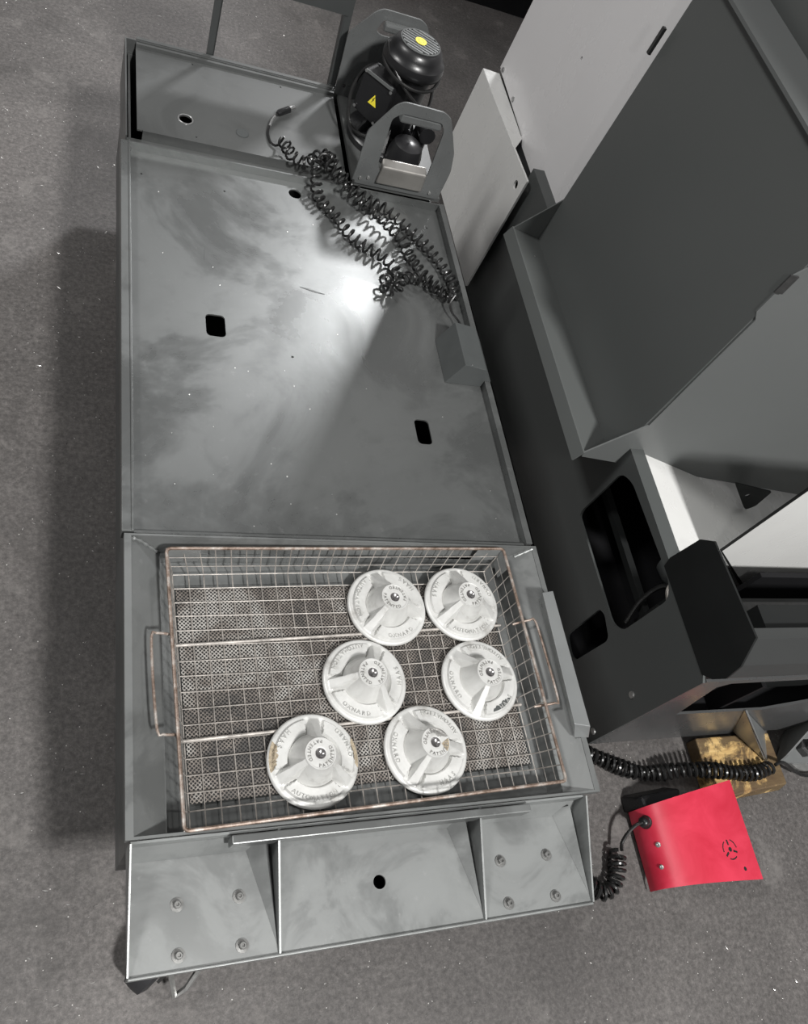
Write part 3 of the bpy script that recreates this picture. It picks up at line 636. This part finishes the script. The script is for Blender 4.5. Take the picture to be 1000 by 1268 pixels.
MB().tube(catmull([(0.2775, 0.928, .3985), (0.284, 0.946, .4005), (0.291, 0.959, .4015)], .004), 0.0028, 8).build('bare_sleeve', 'steel', cc, smooth=True)
MB().tube([(0.296, 0.968, .402), (0.300, 0.972, .402), (0.302, 0.974, .402), (0.322, 0.991, .402), (0.323, 0.992, .402)], [.004, .0062, .0068, .0068, .0055], 12).build('plug', 'black_plastic', cc, smooth=True)
MB().tube([(0.322, 0.9912, .402), (0.330, 0.998, .402), (0.3305, 0.9984, .402), (0.334, 1.001, .402)], [.0062, .0062, .0052, .0052], 14).build('plug_collar', 'steel', cc, smooth=True)

# ------------------------------------------------------------------ push handle frame behind the tank
st = empty('handle_frame', (0.3, 1.112, 0.40), 'grey upright frame with two posts and a wide plate behind the tank', 'frame')
q = MB(); q.hexa([(0.162, 1.1075, 0.372), (0.176, 1.1075, 0.372), (0.176, 1.1115, 0.372), (0.162, 1.1115, 0.372)], [(0.152, 1.1265, 0.80), (0.170, 1.1265, 0.80), (0.170, 1.1305, 0.80), (0.152, 1.1305, 0.80)])
q.hexa([(0.174, 1.1075, 0.372), (0.1765, 1.1075, 0.372), (0.1765, 1.127, 0.372), (0.174, 1.127, 0.372)], [(0.168, 1.1265, 0.80), (0.1705, 1.1265, 0.80), (0.1705, 1.146, 0.80), (0.168, 1.146, 0.80)]); q.build('post', 'frame_paint', st)
q = MB(); q.hexa([(0.426, 1.1075, 0.372), (0.438, 1.1075, 0.372), (0.438, 1.1115, 0.372), (0.426, 1.1115, 0.372)], [(0.392, 1.1265, 0.80), (0.410, 1.1265, 0.80), (0.410, 1.1305, 0.80), (0.392, 1.1305, 0.80)])
q.hexa([(0.424, 1.1075, 0.372), (0.4265, 1.1075, 0.372), (0.4265, 1.127, 0.372), (0.424, 1.127, 0.372)], [(0.390, 1.1265, 0.80), (0.3925, 1.1265, 0.80), (0.3925, 1.146, 0.80), (0.390, 1.146, 0.80)]); q.build('post', 'frame_paint', st)
q = MB(); q.hexa([(0.176, 1.113, 0.552), (0.418, 1.113, 0.552), (0.418, 1.1165, 0.552), (0.176, 1.1165, 0.552)], [(0.168, 1.124, 0.80), (0.398, 1.124, 0.80), (0.398, 1.1275, 0.80), (0.168, 1.1275, 0.80)]); q.build('cross_plate', 'frame_paint', st)
MB().box(0.420, 0.442, 1.1065, 1.111, 0.380, 0.405).build('clip', 'frame_paint', st)

# ------------------------------------------------------------------ milling machine
mc = empty('milling_machine', (1.4, 0.6, 0.0), 'large machine with dark grey base, white cabinet and overhanging grey hood beside the tank', 'machine')
XB = 0.90
# base side panel with two openings
ol = [(-0.240, 0.028), (0.985, 0.028), (0.985, 0.400), (-0.03, 0.400), (-0.034, 0.392), (-0.228, 0.392), (-0.240, 0.385)]
o1 = rpoly([(0.176, 0.206), (-0.062, 0.208), (-0.085, 0.232), (-0.085, 0.372), (-0.052, 0.388), (0.150, 0.380), (0.182, 0.360), (0.182, 0.222)], 0.02)
o2 = rpoly([(-0.022, 0.058), (-0.020, 0.185), (-0.036, 0.194), (-0.078, 0.186), (-0.084, 0.176), (-0.080, 0.066), (-0.066, 0.054)], 0.016)
bp = MB().plate(ol, [o1, o2], YZ(XB), 0.005).build('base_side_panel', 'dark_panel', mc)
MB().box(XB, XB + 0.03, -0.03, 0.985, 0.400, 0.404).build('base_top_flange', 'dark_panel', mc)
for yy, zz in ((-0.199, 0.205), (-0.224, 0.062), (-0.205, 0.04)):
    MB().lathe([(0, 0), (.007, 0), (.0065, .003), (.003, .0045), (0, .0045)], (XB, yy, zz), 14, Matrix.Rotation(-math.pi / 2, 4, 'Y'), cap=False).build('bolt', 'bolt_steel', bp, smooth=True)
# base front face with its long opening
fo_ = [(0.905, 0.028), (2.1, 0.028), (2.1, 0.42), (0.905, 0.39)]
fh = [(0.985, 0.205), (1.20, 0.200), (1.30, 0.245), (1.42, 0.30), (2.05, 0.33), (2.05, 0.395), (0.970, 0.375), (0.952, 0.358)]
MB().plate(fo_, [fh], XZ(-0.240), 0.005).build('base_front_panel', 'front_paint', mc)
# dark interior of the base
q = MB(); q.box(1.10, 1.11, -0.23, 0.98, 0.03, 0.315); q.box(0.906, 1.10, -0.225, 0.98, 0.030, 0.036); q.box(0.906, 1.10, 0.45, 0.46, 0.036, 0.395); q.box(1.11, 2.1, -0.05, -0.04, 0.03, 0.395); q.box(0.96, 2.1, -0.225, -0.05, 0.16, 0.166)
q.build('base_interior', 'black_interior', mc)
# what can be made out inside the large opening: rail, hoses and a rounded casting
MB().box(0.955, 0.970, -0.10, 0.28, 0.225, 0.240).build('inner_rail', 'black_plate', mc)
MB().lathe([(0, -.045), (.020, -.045), (.034, -.02), (.036, .012), (.022, .03), (0, .034)], (1.03, 0.005, 0.29), 24, Matrix.Rotation(D(70), 4, 'X') @ Matrix.Rotation(.5, 4, 'Y'), cap=False).build('inner_casting', 'grey_box', mc, smooth=True)
for k, pts in enumerate(([(0.93, -0.06, .21), (0.95, -0.03, .25), (0.98, -0.02, .29), (1.02, -0.05, .28)], [(0.94, -0.08, .22), (0.96, -0.055, .27), (1.0, -0.05, .32), (1.03, -0.09, .33)], [(0.925, -0.075, .345), (0.915, -0.062, .365), (0.93, -0.045, .385), (0.96, -0.03, .40)])):
    MB().tube(catmull(pts, .005), .005, 8).build('hose', 'wire_steel' if k == 2 else 'cable_rubber', mc, smooth=True)
# beam along the front with its flat end cap
capo = [(-0.030, 0.392), (-0.024, 0.412), (-0.030, 0.490), (-0.048, 0.517), (-0.218, 0.527), (-0.246, 0.478), (-0.252, 0.440), (-0.243, 0.412), (-0.228, 0.393)]
MB().plate(capo, [], YZ(XB - 0.004), 0.004).build('beam_end_cap', 'black_plate', mc)
q = MB(); bpz = [(-0.2195, 0.525), (-0.2445, 0.478), (-0.2505, 0.440), (-0.242, 0.412), (-0.228, 0.400), (-0.200, 0.400), (-0.200, 0.520)]
MB().plate(bpz, [], YZ(XB + 0.0), 1.2).build('front_beam', 'beam_paint', mc)
for y0_, y1_, z_, mt_ in ((-0.196, -0.150, 0.495, 'black_plate'), (-0.148, -0.120, 0.44, 'dark_bolt'), (-0.118, -0.088, 0.385, 'black_plate'), (-0.086, -0.050, 0.30, 'black_plate')):
    MB().box(XB + 0.06, 2.1, y0_, y1_, 0.20, z_).build('way_rail', mt_, mc)
# white side cover with bent top flange, fixed in front of the base
wc = MB().plate(rpoly([(0.948, 0.055), (1.398, 0.055), (1.398, 0.371), (1.310, 0.372), (0.950, 0.392)], 0.004), [circle(0.985, 0.352, 0.0105, 18)], YZ(0.880), 0.005).build('side_cover', 'white_paint', mc)
MB().hexa([(0.8805, 1.069, 0.374), (0.8805, 1.398, 0.368), (0.928, 1.396, 0.3665), (0.928, 1.140, 0.3665)], [(0.8805, 1.069, 0.378), (0.8805, 1.398, 0.372), (0.928, 1.396, 0.3705), (0.928, 1.140, 0.3705)]).build('cover_flange', 'white_paint', mc)
# tall white cabinet
cb = MB(); cb.plate([(1.1515, 0.369), (1.408, 0.375), (1.408, 2.2), (1.1515, 2.2)], [], YZ(0.931), 0.03)
cb.build('cabinet_panel', 'cabinet_paint', mc)
cb = MB().plate([(0.80, 0.345), (1.150, 0.357), (1.150, 2.2), (0.80, 2.2)], [circle(1.088, 0.618, 0.0045, 10)], YZ(0.929), 0.03).build('cabinet_panel', 'cabinet_paint', mc)
MB().box(0.934, 2.2, 1.4095, 1.420, 0.375, 2.2).build('cabinet_back_corner', 'cabinet_paint', mc)
q = MB(); q.box(0.962, 2.2, 0.82, 1.4085, 0.39, 2.2); q.build('cabinet_body', 'cabinet_paint', mc)
q = MB(); q.box(0.906, 2.2, 0.99, 1.40, 0.03, 0.360); q.build('base_body', 'black_interior', mc)
for yy, zz in ((1.392, 0.385), (1.275, 0.383)):
    MB().lathe([(0, 0), (.0065, 0), (.006, .003), (.003, .004), (0, .004)], (0.931, yy, zz), 14, Matrix.Rotation(-math.pi / 2, 4, 'Y'), cap=False).build('screw', 'steel', mc, smooth=True)
# overhanging hood: front plate, drip lip, side walls, upper ledge
hp = MB().plate([(0.212, 0.362), (0.798, 0.362), (0.798, 0.975), (0.212, 0.975)], [], YZ(0.885), 0.004).build('hood_plate', 'hood_paint', mc)
MB().hexa([(0.812, 0.212, 0.374), (0.812, 0.798, 0.374), (0.887, 0.798, 0.359), (0.887, 0.212, 0.359)], [(0.812, 0.212, 0.377), (0.812, 0.798, 0.377), (0.887, 0.798, 0.362), (0.887, 0.212, 0.362)]).build('drip_lip', 'hood_paint', mc)
MB().hexa([(0.801, 0.208, 0.353), (0.801, 0.801, 0.353), (0.804, 0.801, 0.353), (0.804, 0.208, 0.353)], [(0.811, 0.208, 0.379), (0.811, 0.801, 0.379), (0.8145, 0.801, 0.379), (0.8145, 0.208, 0.379)]).build('lip_flange', 'hood_paint', mc)
MB().plate([(0.8125, 0.376), (0.887, 0.361), (0.887, 0.472)], [], XZ(0.798), 0.003).build('lip_end', 'hood_paint', mc)
MB().plate([(0.8125, 0.378), (0.890, 0.476), (0.8885, 0.62), (0.8885, 0.755), (0.8755, 0.772), (0.8755, 0.845), (0.8885, 0.865), (0.8885, 2.1), (1.9, 2.1), (1.9, 0.235), (1.476, 0.286), (0.958, 0.349), (0.815, 0.366)], [], XZ(0.2085), 0.003).build('hood_side_wall', 'hood_lit', mc)
MB().plate([(0.890, 0.476), (0.890, 2.1), (1.6, 2.1), (1.6, 0.40), (0.91, 0.42)], [], XZ(0.801), 0.003).build('hood_side_wall', 'hood_lit', mc)
MB().box(0.8685, 0.8745, 0.800, 0.808, 0.800, 0.850).build('hood_latch', 'dark_bolt', mc)
MB().box(0.868, 0.884, 0.2045, 0.2075, 0.815, 0.850).build('hood_latch', 'dark_bolt', mc)
MB().hexa([(0.866, 0.22, 0.966), (0.866, 0.79, 0.966), (0.892, 0.79, 0.966), (0.892, 0.22, 0.966)], [(0.866, 0.22, 0.972), (0.866, 0.79, 0.972), (0.905, 0.79, 1.000), (0.905, 0.22, 1.000)]).build('hood_ledge', 'hood_lit', mc)
MB().box(0.925, 0.93, 0.213, 0.797, 0.98, 2.1).build('upper_panel', 'hood_paint', mc)
MB().box(0.89, 1.6, 0.212, 0.80, 2.08, 2.1).build('hood_top', 'hood_paint', mc)
MB().lathe([(0, 0), (.002, 0), (.002, .001), (0, .0012)], (0.852, 0.728, 0.3699), 8, cap=False).build('rivet', 'steel', mc)
# white column and slanted inner panel beneath the hood
MB().plate([(0.931, 0.394), (1.35, 0.250), (1.9, 0.180), (1.9, 0.176), (1.35, 0.246), (0.931, 0.389)], [], XZ(0.004), 0.42).build('white_deck', 'white_paint', mc)
MB().plate([(1.036, 0.397), (1.247, 0.230), (1.9, 0.235), (1.9, 0.66), (1.036, 0.66)], [rpoly([(1.226, 0.292), (1.262, 0.300), (1.266, 0.292), (1.232, 0.280)], .004), rpoly([(1.236, 0.272), (1.256, 0.276), (1.257, 0.270), (1.239, 0.266)], .002)], XZ(0.0), 0.004).build('white_column_face', 'white_paint', mc)
MB().plate(rpoly([(1.165, 0.372), (1.285, 0.350), (1.292, 0.292), (1.279, 0.276), (1.262, 0.288)], .006), [circle(1.236, 0.330, 0.006, 12)], XZ(0.170), 0.003).build('hood_bracket', 'black_plate', mc)
MB().plate([(1.0325, 0.397), (1.036, 0.3975), (1.036, 0.66), (1.0325, 0.66)], [], XZ(0.0), 0.004).build('column_gasket', 'black_plate', mc)
MB().plate([(1.0325, 0.397), (1.0375, 0.3965), (1.247, 0.2296), (1.247, 0.222), (1.244, 0.222)], [], XZ(0.0), 0.004).build('column_gasket', 'black_plate', mc)
# levelling foot with gusset
q = MB(); q.add([(1.150, -0.2405, 0.205), (1.262, -0.2405, 0.043), (1.320, -0.306, 0.043), (1.157, -0.2405, 0.205), (1.268, -0.2405, 0.043), (1.327, -0.306, 0.043)], [(0, 1, 2), (5, 4, 3), (0, 3, 4, 1), (1, 4, 5, 2), (2, 5, 3, 0)]); q.build('gusset', 'gusset_metal', mc)
q = MB(); q.add([(1.152, -0.2405, 0.205), (1.345, -0.2405, 0.043), (1.323, -0.306, 0.043), (1.152, -0.2445, 0.205), (1.349, -0.2445, 0.043), (1.327, -0.309, 0.043)], [(0, 1, 2), (5, 4, 3), (0, 3, 4, 1), (1, 4, 5, 2), (2, 5, 3, 0)]); q.build('gusset', 'gusset_metal', mc)
MB().plate([(1.375, -0.309), (1.60, -0.325), (1.60, -0.2405), (1.44, -0.2405)], [], XY(0.012), 0.010).build('foot_plate', 'gusset_metal', mc)
q = MB(); q.hexa([(1.375, -0.309, 0.022), (1.383, -0.309, 0.022), (1.448, -0.2405, 0.022), (1.440, -0.2405, 0.022)], [(1.378, -0.300, 0.050), (1.386, -0.300, 0.050), (1.448, -0.2405, 0.120), (1.440, -0.2405, 0.120)]); q.build('gusset', 'gusset_metal', mc)
MB().lathe([(0, .022), (.020, .022), (.020, .038), (.011, .040), (.011, .095), (0, .097)], (1.462, -0.285, 0), 6, cap=False).build('levelling_bolt', 'dark_bolt', mc)
MB().lathe([(0, .001), (.045, .001), (.045, .010), (.02, .012), (0, .012)], (1.462, -0.285, 0), 20, cap=False).build('foot_pad', 'bolt_steel', mc)

# ------------------------------------------------------------------ wooden block under the machine's edge
wd = MB(); wd.hexa([(1.165, -0.374, 0.0), (1.374, -0.362, 0.0), (1.372, -0.247, 0.0), (1.165, -0.247, 0.0)], [(1.160, -0.372, 0.040), (1.362, -0.356, 0.040), (1.360, -0.2475, 0.040), (1.160, -0.2475, 0.040)])
wo = wd.build('wood_block', 'wood', None, origin=(1.265, -0.30, 0.0), bevel=0.003)
tag(wo, 'oil stained offcut of pale timber on the floor under the machine edge', 'wood block')

# ------------------------------------------------------------------ red foot switch guard
rg_ = empty('foot_switch', (1.07, -0.43, 0.0), 'red sheet metal foot switch guard with a wheel shaped cutout on the floor', 'foot switch')
prof = [(0.968, 0.010), (0.969, 0.030), (0.976, 0.050), (0.990, 0.066), (1.012, 0.079), (1.042, 0.087), (1.075, 0.089), (1.120, 0.086), (1.176, 0.078)]
cp = [Vector((p.x, p.y)) for p in catmull([(a, c, 0) for a, c in prof], .004)]
def shear(x, t):  # back edge runs from y=-.373 at the left to -.344 at the right
    return lerp(-0.515 - 0.012 * (x - 0.97) / 0.2, -0.372 + 0.028 * (x - 0.97) / 0.2, t)
q = MB(); vs = []; nn_ = len(cp)
for k, p in enumerate(cp):
    d = (cp[min(k + 1, nn_ - 1)] - cp[max(k - 1, 0)]).normalized(); nrm = Vector((-d.y, d.x)) * 0.0012
    for s_ in (1, -1):
        for t in (0, 1): vs.append((p.x + nrm.x * s_, shear(p.x, t), p.y + nrm.y * s_))
fs = []
for k in range(nn_ - 1):
    a, c = k * 4, k * 4 + 4
    fs += [(a, c, c + 1, a + 1), (a + 2, a + 3, c + 3, c + 2), (a, a + 2, c + 2, c), (a + 1, c + 1, c + 3, a + 3)]
fs += [(0, 1, 3, 2), (nn_ * 4 - 4, nn_ * 4 - 2, nn_ * 4 - 1, nn_ * 4 - 3)]
q.add(vs, fs); gd = q.build('guard', 'red_paint', rg_, smooth=True)
MB().hexa([(0.980, -0.505, 0.0), (1.165, -0.515, 0.0), (1.165, -0.36, 0.0), (0.980, -0.366, 0.0)], [(0.984, -0.505, 0.040), (1.160, -0.512, 0.022), (1.160, -0.355, 0.022), (0.984, -0.352, 0.045)]).build('switch_body', 'black_plastic', rg_, bevel=.003)
MB().hexa([(0.960, -0.372, 0.0), (1.06, -0.372, 0.0), (1.08, -0.330, 0.0), (0.965, -0.338, 0.0)], [(0.975, -0.372, 0.052), (1.06, -0.372, 0.060), (1.07, -0.345, 0.055), (0.978, -0.350, 0.045)]).build('rubber_corner', 'black_plastic', rg_, bevel=.006)
def ztop(x):
    for k in range(nn_ - 1):
        if cp[k].x <= x <= cp[k + 1].x and cp[k + 1].x > cp[k].x: return lerp(cp[k].y, cp[k + 1].y, (x - cp[k].x) / (cp[k + 1].x - cp[k].x))
    return cp[-1].y
def slot(pts, name='slot'):
    q = MB(); n_ = len(pts); q.add([(x, y, ztop(x) + .0008) for x, y in pts] + [(x, y, ztop(x) + .0017) for x, y in pts], [tuple(range(n_, 2 * n_))] + [(i, (i + 1) % n_, (i + 1) % n_ + n_, i + n_) for i in range(n_)])
    q.build(name, 'black_print', gd)
cx, cy = 1.1135, -0.469
slot(circle(cx, cy, .0042, 14))
for a in (98, 218, 338):
    e1 = Vector((math.cos(D(a)), math.sin(D(a)))); e2 = Vector((-e1.y, e1.x)); c0 = Vector((cx, cy))
    slot([tuple(c0 + e1 * .0078 + e2 * .0018), tuple(c0 + e1 * .0175 + e2 * .0018), tuple(c0 + e1 * .0175 - e2 * .0018), tuple(c0 + e1 * .0078 - e2 * .0018)])
    arc_o = [(cx + .0185 * math.cos(D(a + t)), cy + .0185 * math.sin(D(a + t))) for t in range(28, 93, 8)]; arc_i = [(cx + .0165 * math.cos(D(a + t)), cy + .0165 * math.sin(D(a + t))) for t in range(92, 27, -8)]
    slot(arc_o + arc_i)
slot(circle(1.1365, -0.5055, .0036, 12), 'round_hole')
for x_, y_, r_, m_ in ((0.9795, -0.441, .0052, 'bolt_steel'), (0.9765, -0.479, .0045, 'bolt_steel')):
    nvec = Matrix.Rotation(D(-52), 4, 'Y')
    MB().lathe([(0, 0), (r_, 0), (r_ * .9, .002), (r_ * .4, .0026), (0, .0015)], (x_ - .0008, y_, ztop(x_) + .0009), 12, nvec, cap=False).build('screw', m_, rg_, smooth=True)
gl = Matrix.Rotation(D(-62), 4, 'Y')
MB().lathe([(0, -.004), (.0125, -.004), (.0125, .004), (.0105, .005), (.0105, .012), (.008, .016), (.005, .018), (0, .018)], (0.974, -0.398, 0.046), 16, gl, cap=False).build('cable_gland', 'black_plastic', rg_, smooth=True)

# ------------------------------------------------------------------ coiled leads of the foot switch
c1 = empty('coiled_lead', (1.05, -0.32, 0.0), 'thick black coiled lead running from behind the tank over the wood block', 'cable')
P1 = [(0.86, -0.235, .017), (0.914, -0.260, .017), (0.968, -0.286, .017), (1.015, -0.302, .018), (1.06, -0.306, .024), (1.10, -0.309, .045), (1.16, -0.318, .059), (1.21, -0.327, .059), (1.27, -0.330, .058), (1.315, -0.322, .058)]
MB().tube(coil(P1, 0.0132, 0.0128, 14), 0.0036, 6).build('coil', 'cable_rubber', c1, smooth=True)
MB().tube(catmull([(1.315, -0.322, .0715), (1.327, -0.318, .072), (1.345, -0.318, .066), (1.37, -0.322, .052), (1.41, -0.334, .030), (1.46, -0.345, .026), (1.7, -0.36, .005)], .006), 0.0036, 8).build('lead', 'cable_rubber', c1, smooth=True)
c2 = empty('coiled_lead', (0.90, -0.46, 0.0), 'short black coiled lead from the red foot switch gland toward the tank trough', 'cable')
P2 = [(0.914, -0.440, .017), (0.906, -0.458, .017), (0.899, -0.478, .017), (0.882, -0.498, .017), (0.858, -0.503, .017), (0.835, -0.488, .017), (0.80, -0.45, .017)]
MB().tube(coil(P2, 0.0132, 0.0118, 14), 0.0035, 6).build('coil', 'cable_rubber', c2, smooth=True)
MB().tube(catmull([(0.962, -0.398, .053), (0.945, -0.402, .050), (0.928, -0.414, .040), (0.918, -0.428, .030), (0.914, -0.440, .0305)], .005), 0.0034, 8).build('lead', 'cable_rubber', c2, smooth=True)

# ------------------------------------------------------------------ far machine standing across the aisle
fm = empty('distant_machine', (1.5, 2.9, 0.0), 'white machine with a black plinth standing across the aisle', 'machine')
MB().box(0.95, 2.6, 2.50, 3.3, 0.0, 0.115).build('plinth', 'black_interior', fm)
MB().box(1.30, 2.6, 2.48, 3.3, 0.115, 1.6).build('enclosure', 'white_paint', fm)

# ------------------------------------------------------------------ loose swarf on the floor
sw = MB()
for i in range(2600):
    x = random.gauss(-0.12, 0.22) if i % 2 else random.uniform(-0.6, 2.0); y = random.uniform(-0.9, 2.2) if i % 3 else random.uniform(-0.95, -0.5)
    if x > 0.78 and y > -0.60 or 0.0 < x <= 0.78 and -0.6 < y < 1.2 and random.random() < .9: continue
    s = random.uniform(.0005, .0022) * (.8 if random.random() < .93 else 1.5); a = random.uniform(0, 6.28); e1 = Vector((math.cos(a), math.sin(a), 0)) * s * random.uniform(.8, 3); e2 = Vector((-math.sin(a), math.cos(a), 0)) * s * .6
    c0 = Vector((x, y, 0.0002)); up = Vector((0, 0, random.uniform(.0004, .0018)))
    sw.add([c0 - e1, c0 + e2, c0 + e1, c0 - e2, c0 + up], [(0, 1, 4), (1, 2, 4), (2, 3, 4), (3, 0, 4), (3, 2, 1, 0)])
so = sw.build('metal_chips', 'swarf', None, origin=(0, 0, 0), kind='stuff'); so['label'] = 'bright metal swarf chips strewn over the concrete floor'; so['category'] = 'metal chips'
